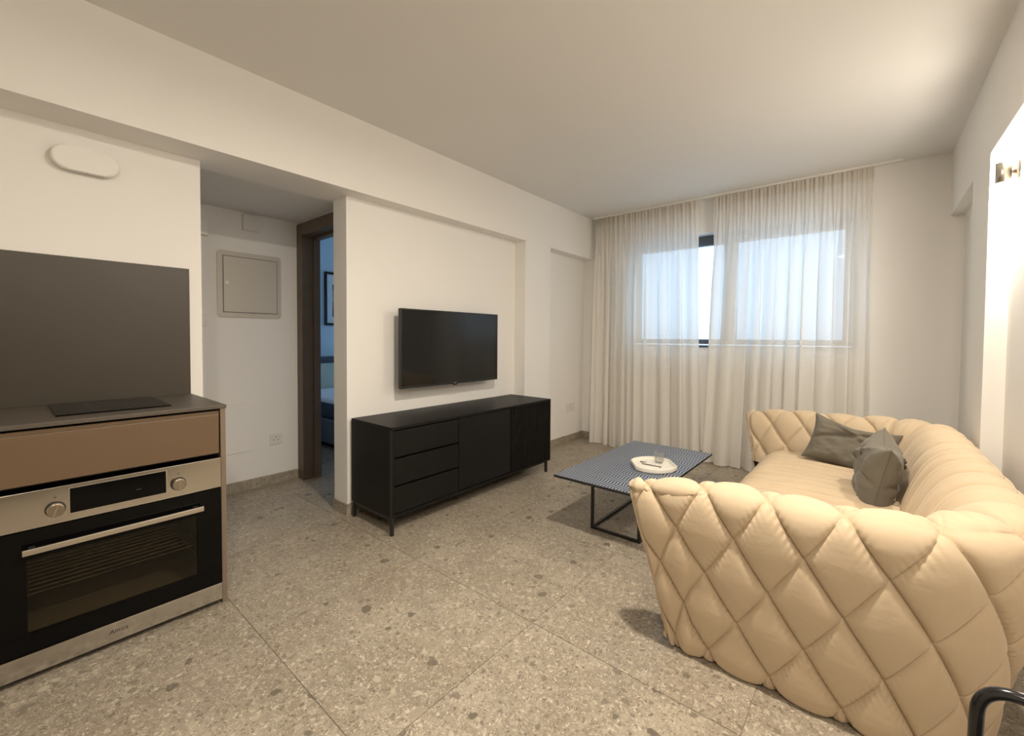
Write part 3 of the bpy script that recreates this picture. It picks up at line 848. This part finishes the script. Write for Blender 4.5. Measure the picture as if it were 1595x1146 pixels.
# tray: a round dish with two flattened sides
tc = (1.498, 2.265)
def tray_ring(rad, cut):
    pts = []
    for k in range(72):
        a = 2*PI*k/72
        x, y = rad*math.cos(a), rad*1.08*math.sin(a)
        # flattened on both ends along the diagonal facing the window corner
        d = Vector((0.80, 0.60)); v = Vector((x, y)); q = v.dot(d)
        if abs(q) > cut: v -= d*(q-math.copysign(cut, q))
        pts.append((tc[0]+v.x, tc[1]+v.y))
    return pts
def ring_mesh(name, rings):
    bm = bmesh.new(); L = []
    for pts, z in rings: L.append([bm.verts.new((p[0], p[1], z)) for p in pts])
    for a, b in zip(L, L[1:]):
        for k in range(len(a)): bm.faces.new((a[k], a[(k+1) % len(a)], b[(k+1) % len(a)], b[k]))
    bm.faces.new(L[0]); bm.faces.new(L[-1])
    return from_bm(bm, name)
R0, C0 = 0.145, 0.132
tray = mesh_obj('serving_tray', ring_mesh('serving_tray', [(tray_ring(R0-0.012, C0-0.012), tt), (tray_ring(R0-0.002, C0-0.002), tt+0.003), (tray_ring(R0, C0), tt+0.008), (tray_ring(R0, C0), tt+0.026), (tray_ring(R0-0.003, C0-0.003), tt+0.029), (tray_ring(R0-0.008, C0-0.008), tt+0.028), (tray_ring(R0-0.010, C0-0.010), tt+0.014), (tray_ring(R0-0.014, C0-0.014), tt+0.012)]), 'ceramic', loc=(tc[0], tc[1], tt))
tag(tray, 'round cream tray with flattened sides on the coffee table', 'tray')
tz = tt+0.012
gl = thing('tumbler', 'small clear glass tumbler standing on the cream tray', 'glass', (1.505, 2.345, tz))
lathe('glass_wall', [(0.024, 0.0), (0.026, 0.001), (0.033, 0.075), (0.0315, 0.075), (0.0245, 0.010), (0.001, 0.009)], (1.505, 2.345, tz), 'tumbler', gl, seg=32)
cd_ = box('folded_card', (1.43, 2.20, tz), (1.55, 2.275, tz+0.003), 'paper', loc=(1.49, 2.24, tz))
tag(cd_, 'flat off-white card lying on the cream tray', 'card')
s1 = mesh_obj('long_stick', tube_mesh('long_stick', [(1.435, 2.232, tz+0.0062), (1.500, 2.235, tz+0.0062), (1.560, 2.238, tz+0.0062)], 0.0032, 8), 'stick', loc=(1.495, 2.235, tz+0.003), smooth=True)
tag(s1, 'long thin dark stick lying on the card in the tray', 'stick')
s2 = mesh_obj('short_stick', tube_mesh('short_stick', [(1.405, 2.275, tz+0.0035), (1.445, 2.278, tz+0.0035)], 0.0035, 8), 'stick', loc=(1.425, 2.277, tz), smooth=True)
tag(s2, 'short dark stick lying behind the card in the tray', 'stick')

# ------------------------------------------------------------------ kitchen
kx = 0.327
cab = thing('kitchen_cabinet', 'brown oven base cabinet with one drawer and a taupe side panel', 'cabinet', (0.05, -0.13, 0))
ky1, pw = 0.215, 0.020
box('side_panel', (XK+0.001, ky1-pw, 0), (kx, ky1, 0.886), 'side_brown', cab, bevel=0.001)
box('side_panel', (XK+0.001, -0.492, 0), (kx-0.02, -0.474, 0.886), 'side_brown', cab)
box('carcass_back', (XK+0.001, -0.474, 0.02), (XK+0.012, ky1-pw, 0.886), 'dark_gap', cab)
box('plinth', (0.25, -0.474, 0.0), (0.262, ky1-pw, 0.024), 'side_brown', cab)
box('top_rail', (0.27, -0.474, 0.855), (kx-0.012, ky1-pw-0.002, 0.876), 'drawer_brown', cab)
box('shelf', (XK+0.012, -0.474, 0.676), (0.295, ky1-pw, 0.684), 'dark_gap', cab)
dr = box('drawer', (kx-0.020, -0.470, 0.687), (kx, ky1-pw-0.006, 0.862), 'drawer_brown', cab, bevel=0.002)
wt = box('worktop', (XK, -1.6, 0.886), (kx+0.004, ky1+0.003, 0.902), 'worktop', loc=(0.05, -0.7, 0.886), bevel=0.0015)
tag(wt, 'thin brown-grey kitchen worktop holding the hob', 'worktop')
bs = box('backsplash', (XK+0.001, -1.6, 0.902), (XK+0.010, 0.212, 1.563), 'splash', loc=(XK, -0.7, 0.902), bevel=0.001)
tag(bs, 'dark brown-grey backsplash panel behind the hob', 'backsplash')
cab2 = thing('kitchen_cabinet', 'plain brown base cabinet left of the oven at the picture edge', 'cabinet', (0.05, -1.0, 0))
box('carcass', (XK+0.001, -1.58, 0.02), (kx-0.022, -0.494, 0.884), 'side_brown', cab2)
box('door', (kx-0.020, -1.58, 0.03), (kx, -0.494, 0.862), 'drawer_brown', cab2, bevel=0.002)
# hob
hob = thing('induction_hob', 'narrow black glass hob set in the kitchen worktop', 'hob', (0.0, -0.13, 0.902))
box('glass_plate', (-0.185, -0.305, 0.902), (0.212, 0.045, 0.908), 'black_glass', hob, bevel=0.0015)
for hx in (-0.085, 0.105):
    bm = bmesh.new()
    n_ = 48
    r1, r2 = 0.070, 0.0715
    a_ = [bm.verts.new((hx+r1*math.cos(2*PI*k/n_), -0.13+r1*math.sin(2*PI*k/n_), 0.9082)) for k in range(n_)]
    b_ = [bm.verts.new((hx+r2*math.cos(2*PI*k/n_), -0.13+r2*math.sin(2*PI*k/n_), 0.9082)) for k in range(n_)]
    for k in range(n_): bm.faces.new((a_[k], a_[(k+1) % n_], b_[(k+1) % n_], b_[k]))
    mesh_obj('zone_ring', from_bm(bm, 'zone_ring'), 'al_dark', hob)

# oven
ov = thing('built_in_oven', 'built-in stainless steel oven with two knobs and a black glass door', 'oven', (0.20, -0.14, 0.025))
oy0, oy1 = -0.470, 0.191
cp = box('control_panel', (kx-0.006, oy0, 0.537), (kx+0.014, oy1, 0.668), 'steel', ov, bevel=0.0012)
dpf = boxes('display', [((kx+0.0142, -0.280, 0.564), (kx+0.0155, -0.004, 0.6535))], 'black_glass', ov)
box('display_frame', (kx+0.0138, -0.284, 0.560), (kx+0.0142, 0.000, 0.6575), 'chrome', ov)
text_obj('display_mark', '···', 0.02, 'knob_metal', ov, (kx+0.0156, -0.09, 0.600), (0, 1, 0), (0, 0, 1), extrude=0.0001)
for ky, ang in ((-0.317, -0.32), (0.037, 0.0)):
    kb = cyl('knob', (kx+0.026, ky, 0.590), (1, 0, 0), 0.0235, 0.024, 'knob_metal', ov, seg=40, bevel=0.003)
    cyl('knob_collar', (kx+0.0155, ky, 0.590), (1, 0, 0), 0.0265, 0.003, 'dark_gap', ov, seg=40)
    bm = bmesh.new(); bm_box(bm, (-0.0015, -0.0018, -0.0225), (0.0035, 0.0018, 0.0225), 0.0008, 1)
    bmesh.ops.transform(bm, matrix=Matrix.Translation((kx+0.0375, ky, 0.590)) @ Matrix.Rotation(ang, 4, 'X'), verts=bm.verts)
    mesh_obj('pointer', from_bm(bm, 'pointer'), 'chrome', kb)
    text_obj('knob_scale', '0', 0.013, 'dark_gap', ov, (kx+0.0143, ky, 0.632), (0, 1, 0), (0, 0, 1), extrude=0.0001)
wy0, wy1, wz0_, wz1_ = -0.388, 0.102, 0.170, 0.432
dz0, dz1 = 0.104, 0.533
boxes('door', [((kx-0.004, oy0, dz0), (kx+0.014, wy0, dz1)), ((kx-0.004, wy1, dz0), (kx+0.014, oy1, dz1)), ((kx-0.004, wy0, wz1_), (kx+0.014, wy1, dz1)), ((kx-0.004, wy0, dz0), (kx+0.014, wy1, wz0_))], 'black_glass', ov)
box('door_window', (kx+0.004, wy0, wz0_), (kx+0.0138, wy1, wz1_), 'oven_pane', ov)
lw = box('lower_trim', (kx-0.006, oy0, 0.027), (kx+0.014, oy1, 0.101), 'steel', ov, bevel=0.0012)
text_obj('brand_letters', 'Amica', 0.022, 'dark_gap', ov, (kx+0.0144, -0.156, 0.067), (0, 1, 0), (0, 0, 1), shear=0.15, extrude=0.0002)
hdl = box('handle', (kx+0.040, -0.398, 0.459), (kx+0.052, 0.117, 0.479), 'chrome', ov, bevel=0.0015)
for hy in (-0.375, 0.094):
    box('handle_mount', (kx+0.014, hy-0.008, 0.462), (kx+0.040, hy+0.008, 0.476), 'dark_gap', ov)
# cavity open towards the door
cvx = XK+0.05
boxes('cavity', [((cvx-0.006, oy0+0.05, 0.130), (cvx, oy1-0.05, 0.470)), ((cvx, oy0+0.05, 0.130), (kx-0.008, oy0+0.056, 0.470)), ((cvx, oy1-0.056, 0.130), (kx-0.008, oy1-0.05, 0.470)),
                 ((cvx, oy0+0.056, 0.130), (kx-0.008, oy1-0.056, 0.136)), ((cvx, oy0+0.056, 0.464), (kx-0.008, oy1-0.056, 0.470))], 'cavity', ov)
rz = 0.292
bm = bmesh.new()
rx0, rx1 = cvx+0.03, kx-0.03
for k in range(12):
    x = rx0 + (rx1-rx0)*k/11
    bm_cyl(bm, (x, -0.14, rz), (0, 1, 0), 0.0022, oy1-oy0-0.18, 6)
for y in (oy0+0.085, oy1-0.085):
    bm_cyl(bm, ((rx0+rx1)/2, y, rz-0.003), (1, 0, 0), 0.003, rx1-rx0, 6)
mesh_obj('oven_rack', from_bm(bm, 'oven_rack'), 'wire', ov)
for y in (oy0+0.064, oy1-0.064):
    bm = bmesh.new()
    for z in (0.20, 0.216, 0.276, 0.292-0.010, 0.352, 0.368): bm_cyl(bm, ((rx0+rx1)/2, y, z), (1, 0, 0), 0.0024, rx1-rx0+0.03, 6)
    for x in (rx0-0.01, rx1+0.01): bm_cyl(bm, (x, y, 0.29), (0, 0, 1), 0.0024, 0.22, 6)
    mesh_obj('side_rail', from_bm(bm, 'side_rail'), 'wire', ov)

# pill-shaped wall lamp over the kitchen
wl = thing('wall_lamp', 'unlit white pill-shaped wall lamp above the backsplash', 'wall lamp', (XK, -0.17, 1.995))
def pill(y0, y1, z0, z1, x0, x1, name, mat, par, bev=0.004):
    r = (z1-z0)/2; zc = (z0+z1)/2; bm = bmesh.new(); pts = []
    for k in range(17):
        a = PI/2 + PI*k/16; pts.append((y0+r+r*math.cos(a), zc+r*math.sin(a)))
    for k in range(17):
        a = -PI/2 + PI*k/16; pts.append((y1-r+r*math.cos(a), zc+r*math.sin(a)))
    A = [bm.verts.new((x0, p[0], p[1])) for p in pts]; B = [bm.verts.new((x1, p[0], p[1])) for p in pts]
    for k in range(len(A)): bm.faces.new((A[k], A[(k+1) % len(A)], B[(k+1) % len(A)], B[k]))
    bm.faces.new(A); f = bm.faces.new(B)
    bmesh.ops.bevel(bm, geom=list(f.edges), offset=bev, segments=3, affect='EDGES', profile=0.5)
    return mesh_obj(name, from_bm(bm, name), mat, par)
pill(-0.255, -0.085, 1.958, 2.032, XK, XK+0.018, 'mount', 'dark_gap', wl)
pill(-0.282, -0.058, 1.945, 2.052, XK+0.018, XK+0.046, 'cover', 'wall', wl, 0.010)

# ------------------------------------------------------------------ hall wall fittings
ep = thing('electrical_panel', 'large flush electrical panel cover with rounded frame on the hall wall', 'electrical panel', (XH, 0.83, 1.35))
ey0, ey1, ez0, ez1 = 0.604, 1.053, 1.354, 1.854
bm = bmesh.new(); bm_box(bm, (XH, ey0, ez0), (XH+0.010, ey1, ez1))
es = [e for e in bm.edges if abs(e.verts[0].co.x-e.verts[1].co.x) > 0.005]
bmesh.ops.bevel(bm, geom=es, offset=0.025, segments=5, affect='EDGES', profile=0.5)
mesh_obj('frame', from_bm(bm, 'frame'), 'panel_metal', ep)
box('shadow_gap', (XH+0.010, ey0+0.036, ez0+0.036), (XH+0.0105, ey1-0.030, ez1-0.036), 'dark_gap', ep)
box('panel_door', (XH+0.0105, ey0+0.040, ez0+0.040), (XH+0.014, ey1-0.034, ez1-0.040), 'panel_metal', ep, bevel=0.001)
cyl('latch', (XH+0.0145, ey0+0.062, 1.615), (1, 0, 0), 0.012, 0.004, 'white_plastic', ep, seg=24)
acc = box('access_panel', (XH, 0.50, 0.305), (XH+0.007, 0.818, 0.698), 'wall', loc=(XH, 0.66, 0.305), bevel=0.0015)
tag(acc, 'flat off-white access panel low on the hall wall behind the counter', 'access panel')
def plate(name, y0, y1, z0, z1, label, cat, x=XH, kind='socket'):
    t = thing(name, label, cat, (x, (y0+y1)/2, z0))
    box('face_plate', (x, y0, z0), (x+0.009, y1, z1), 'white_plastic', t, bevel=0.002)
    if kind == 'socket':
        yc, zc = (y0+y1)/2, (z0+z1)/2
        for a, b in ((0, 0.016), (-0.016, -0.008), (0.016, -0.008)):
            box('pin_slot', (x+0.009, yc+a-0.004, zc+b-0.003), (x+0.0094, yc+a+0.004, zc+b+0.003), 'dark_gap', t)
        box('rocker', (x+0.009, yc+0.028, zc+0.006), (x+0.012, yc+0.040, zc+0.026), 'white_plastic', t, bevel=0.001)
    elif kind == 'switch':
        box('rocker', (x+0.009, y0+0.02, z0+0.018), (x+0.013, y1-0.02, z1-0.018), 'white_plastic', t, bevel=0.001)
    return t
plate('wall_socket', 0.957, 1.055, 0.325, 0.411, 'white wall socket low on the hall wall beside the doorway', 'socket')
plate('light_switch', 0.455, 0.540, 1.282, 1.366, 'white light switch on the hall wall left of the electrical panel', 'switch', kind='switch')
plate('wall_socket', 3.755, 3.93, 0.352, 0.455, 'white double wall socket in the niche between sideboard and curtain', 'socket', x=XT)
jb = thing('junction_box', 'small square white box high on the hall wall above the panel', 'wall box', (XH, 0.83, 2.03))
box('body', (XH, 0.775, 2.030), (XH+0.030, 0.892, 2.150), 'white_plastic', jb, bevel=0.003)
box('lid', (XH+0.030, 0.778, 2.034), (XH+0.034, 0.889, 2.146), 'white_plastic', jb, bevel=0.001)
db = thing('door_chime', 'white chime box high on the hall wall beside the kitchen partition', 'wall box', (XH, 0.48, 1.94))
box('body', (XH, 0.42, 1.940), (XH+0.035, 0.548, 2.062), 'white_plastic', db, bevel=0.006)
box('grille', (XH+0.035, 0.44, 1.96), (XH+0.037, 0.53, 2.04), 'white_plastic', db, bevel=0.001)

# ------------------------------------------------------------------ curtains
def curtain_panel(name, label, x0t, x1t, x0b, x1b, seed, nf, dens=None):
    """x range at the top and bottom; nf = folds; dens(t) warps the gathers"""
    r = random.Random(seed)
    nu, nv = 640, 70
    ztop, zbot = H-0.022, 0.006
    t = np.linspace(0, 1, nu)
    ph = []
    for k in range(5): ph.append((r.uniform(0, 6.28), r.uniform(0.7, 1.35)))
    wt_ = t if dens is None else dens(t)
    def fold(tt, z):
        a = 2*PI*nf*wt_
        f = np.sin(a + 1.3*np.sin(2*PI*1.7*wt_+ph[0][0]) + ph[1][0])
        f = np.sign(f)*np.abs(f)**0.8
        f2 = np.sin(a*0.43*ph[2][1] + ph[2][0] + 0.5*z)
        f3 = np.sin(a*1.9*ph[3][1] + ph[3][0])
        pleat = np.sin(a*3.3)*0.6 + np.sin(a*1.55+ph[4][0])*0.4
        return f, f2, f3, pleat
    P = np.zeros((nv, nu, 3))
    for q in range(nv):
        v = q/(nv-1)
        z = ztop + (zbot-ztop)*v
        f, f2, f3, pleat = fold(t, v)
        k = smooth01((v-0.02)/0.35)
        y = 4.045 - 0.06*v**1.5 + (0.020*pleat*(1-k) + k*(0.042+0.020*v)*(0.62*f+0.30*f2+0.16*f3))
        xs0 = x0t + (x0b-x0t)*v**1.3; xs1 = x1t + (x1b-x1t)*v**1.3
        cosw = np.cos(2*PI*nf*wt_ + ph[1][0])
        x = xs0 + (xs1-xs0)*t + k*0.026*cosw
        P[q, :, 0] = x; P[q, :, 1] = np.minimum(y, YB-0.018); P[q, :, 2] = z + (0.006*np.sin(5*t+seed) if v > 0.99 else 0)
    c = thing(name, label, 'curtain', ((x0t+x1t)/2, 4.045, 0.0), 'sheer curtains on the window wall')
    hrow = 3
    mesh_obj('fabric', grid_mesh('fabric', P), 'sheer', c)
    # gathered header tape behind the top of the fabric
    hp = P[:hrow].copy(); hp[..., 1] -= 0.0025
    hp[:, :, 2] = np.linspace(ztop+0.001, ztop-0.085, hrow)[:, None]
    mesh_obj('header_tape', grid_mesh('header_tape', hp), 'header', c)
    return c
curtain_panel('sheer_curtain', 'left sheer beige curtain panel, bunched beside the TV wall', 0.085, 1.215, 0.10, 1.30, 3, 11, lambda t: t**0.72)
curtain_panel('sheer_curtain', 'right sheer beige curtain panel behind the sofa', 1.362, 2.552, 1.30, 2.575, 8, 11.5)
trk = thing('curtain_track', 'thin white ceiling curtain track above the window', 'curtain track', (1.4, 4.045, H))
box('rail', (0.05, 4.030, H-0.018), (2.712, 4.060, H), 'white_plastic', trk, bevel=0.002)
box('end_cap', (2.712, 4.029, H-0.019), (2.718, 4.061, H), 'white_plastic', trk, bevel=0.002)

# ------------------------------------------------------------------ bedroom seen through the doorway
bed = thing('bed', 'upholstered grey bed with slate headboard in the bedroom beyond the doorway', 'bed', (-2.0, 2.55, 0))
box('headboard', (XBED+0.005, 1.72, 0.05), (XBED+0.085, 3.38, 0.945), 'head_grey', bed, bevel=0.02)
box('bed_base', (XBED+0.09, 1.78, 0.07), (-1.05, 3.32, 0.33), 'bed_grey', bed, bevel=0.015)
for lx in (XBED+0.16, -1.15):
    for ly in (1.85, 3.2): box('leg', (lx, ly, 0), (lx+0.05, ly+0.05, 0.07), 'black_metal', bed)
box('mattress', (XBED+0.09, 1.80, 0.33), (-1.08, 3.30, 0.50), 'navy', bed, bevel=0.03, seg=3)
dv_ = thing('duvet', 'rumpled white bedding spread over the bed', 'bedding', (-2.0, 2.55, 0.50))
bm = bmesh.new(); bm_box(bm, (XBED+0.12, 1.79, 0.495), (-1.10, 3.31, 0.555), 0.02, 3)
mesh_obj('cover', from_bm(bm, 'cover'), 'bed_white', dv_)
def soft_pillow(name, label, c, sx, sy, sz, mat):
    n = 36; u = np.linspace(-1, 1, n); U, Vv = np.meshgrid(u, u, indexing='ij')
    pr_ = np.clip((1-U**4)*(1-Vv**4), 0, 1)**0.5
    up_ = np.stack([c[0]+U*sx, c[1]+Vv*sy, c[2]+pr_*sz], -1); dn = up_.copy(); dn[..., 2] = c[2]-pr_*sz*0.6
    r = thing(name, label, 'pillow', c)
    tilt = Matrix.Rotation(math.radians(48), 4, 'Y')
    for nm, q, fl in (('top_cover', up_, False), ('bottom_cover', dn, True)):
        me_ = grid_mesh(nm, q, flip=fl)
        o_ = mesh_obj(nm, me_, mat, r); me_.transform(tilt)
    return r
soft_pillow('bed_pillow', 'pale green pillow propped against the slate headboard', (XBED+0.26, 2.32, 0.70), 0.20, 0.30, 0.07, 'pillow_green')
pf = thing('picture_frame', 'black framed picture with pale mat on the bedroom wall', 'picture', (XBED, 2.62, 1.70))
fy0_, fy1_, fz0_, fz1_ = 2.37, 2.87, 1.365, 2.085
boxes('frame', [((XBED+0.001, fy0_, fz0_), (XBED+0.025, fy0_+0.03, fz1_)), ((XBED+0.001, fy1_-0.03, fz0_), (XBED+0.025, fy1_, fz1_)), ((XBED+0.001, fy0_+0.03, fz0_), (XBED+0.025, fy1_-0.03, fz0_+0.03)), ((XBED+0.001, fy0_+0.03, fz1_-0.03), (XBED+0.025, fy1_-0.03, fz1_))], 'black_gloss', pf)
box('print', (XBED+0.001, fy0_+0.03, fz0_+0.03), (XBED+0.010, fy1_-0.03, fz1_-0.03), 'print', pf)

# ------------------------------------------------------------------ tubular chair at the lower right edge
ch = thing('tubular_chair', 'glossy black tubular chair back at the lower right corner', 'chair', (2.86, 0.30, 0))
r_t = 0.0085
yb0 = 0.50
back = rounded_path([(2.684, yb0-0.02, 0.44), (2.692, yb0, 0.703), (3.028, yb0-0.03, 0.703), (3.036, yb0-0.05, 0.44)], 0.045, 10)
mesh_obj('back_loop', tube_mesh('back_loop', back, r_t, 16), 'black_gloss', ch, smooth=True)
for x in (2.684, 3.036):
    mesh_obj('leg', tube_mesh('leg', [(x, yb0-0.02-0.03*(x > 2.9), 0.44), (x, yb0-0.01, 0.0)], r_t, 12), 'black_gloss', ch, smooth=True)
    mesh_obj('leg', tube_mesh('leg', [(x, 0.11, 0.44), (x, 0.09, 0.0)], r_t, 12), 'black_gloss', ch, smooth=True)
    mesh_obj('seat_rail', tube_mesh('seat_rail', [(x, 0.09, 0.44), (x, yb0, 0.44)], r_t, 12), 'black_gloss', ch, smooth=True)
box('seat', (2.690, 0.09, 0.445), (3.030, 0.47, 0.475), 'black_gloss', ch, bevel=0.012)

# drop the helper property
for o in bpy.data.objects:
    if '_base' in o: del o['_base']
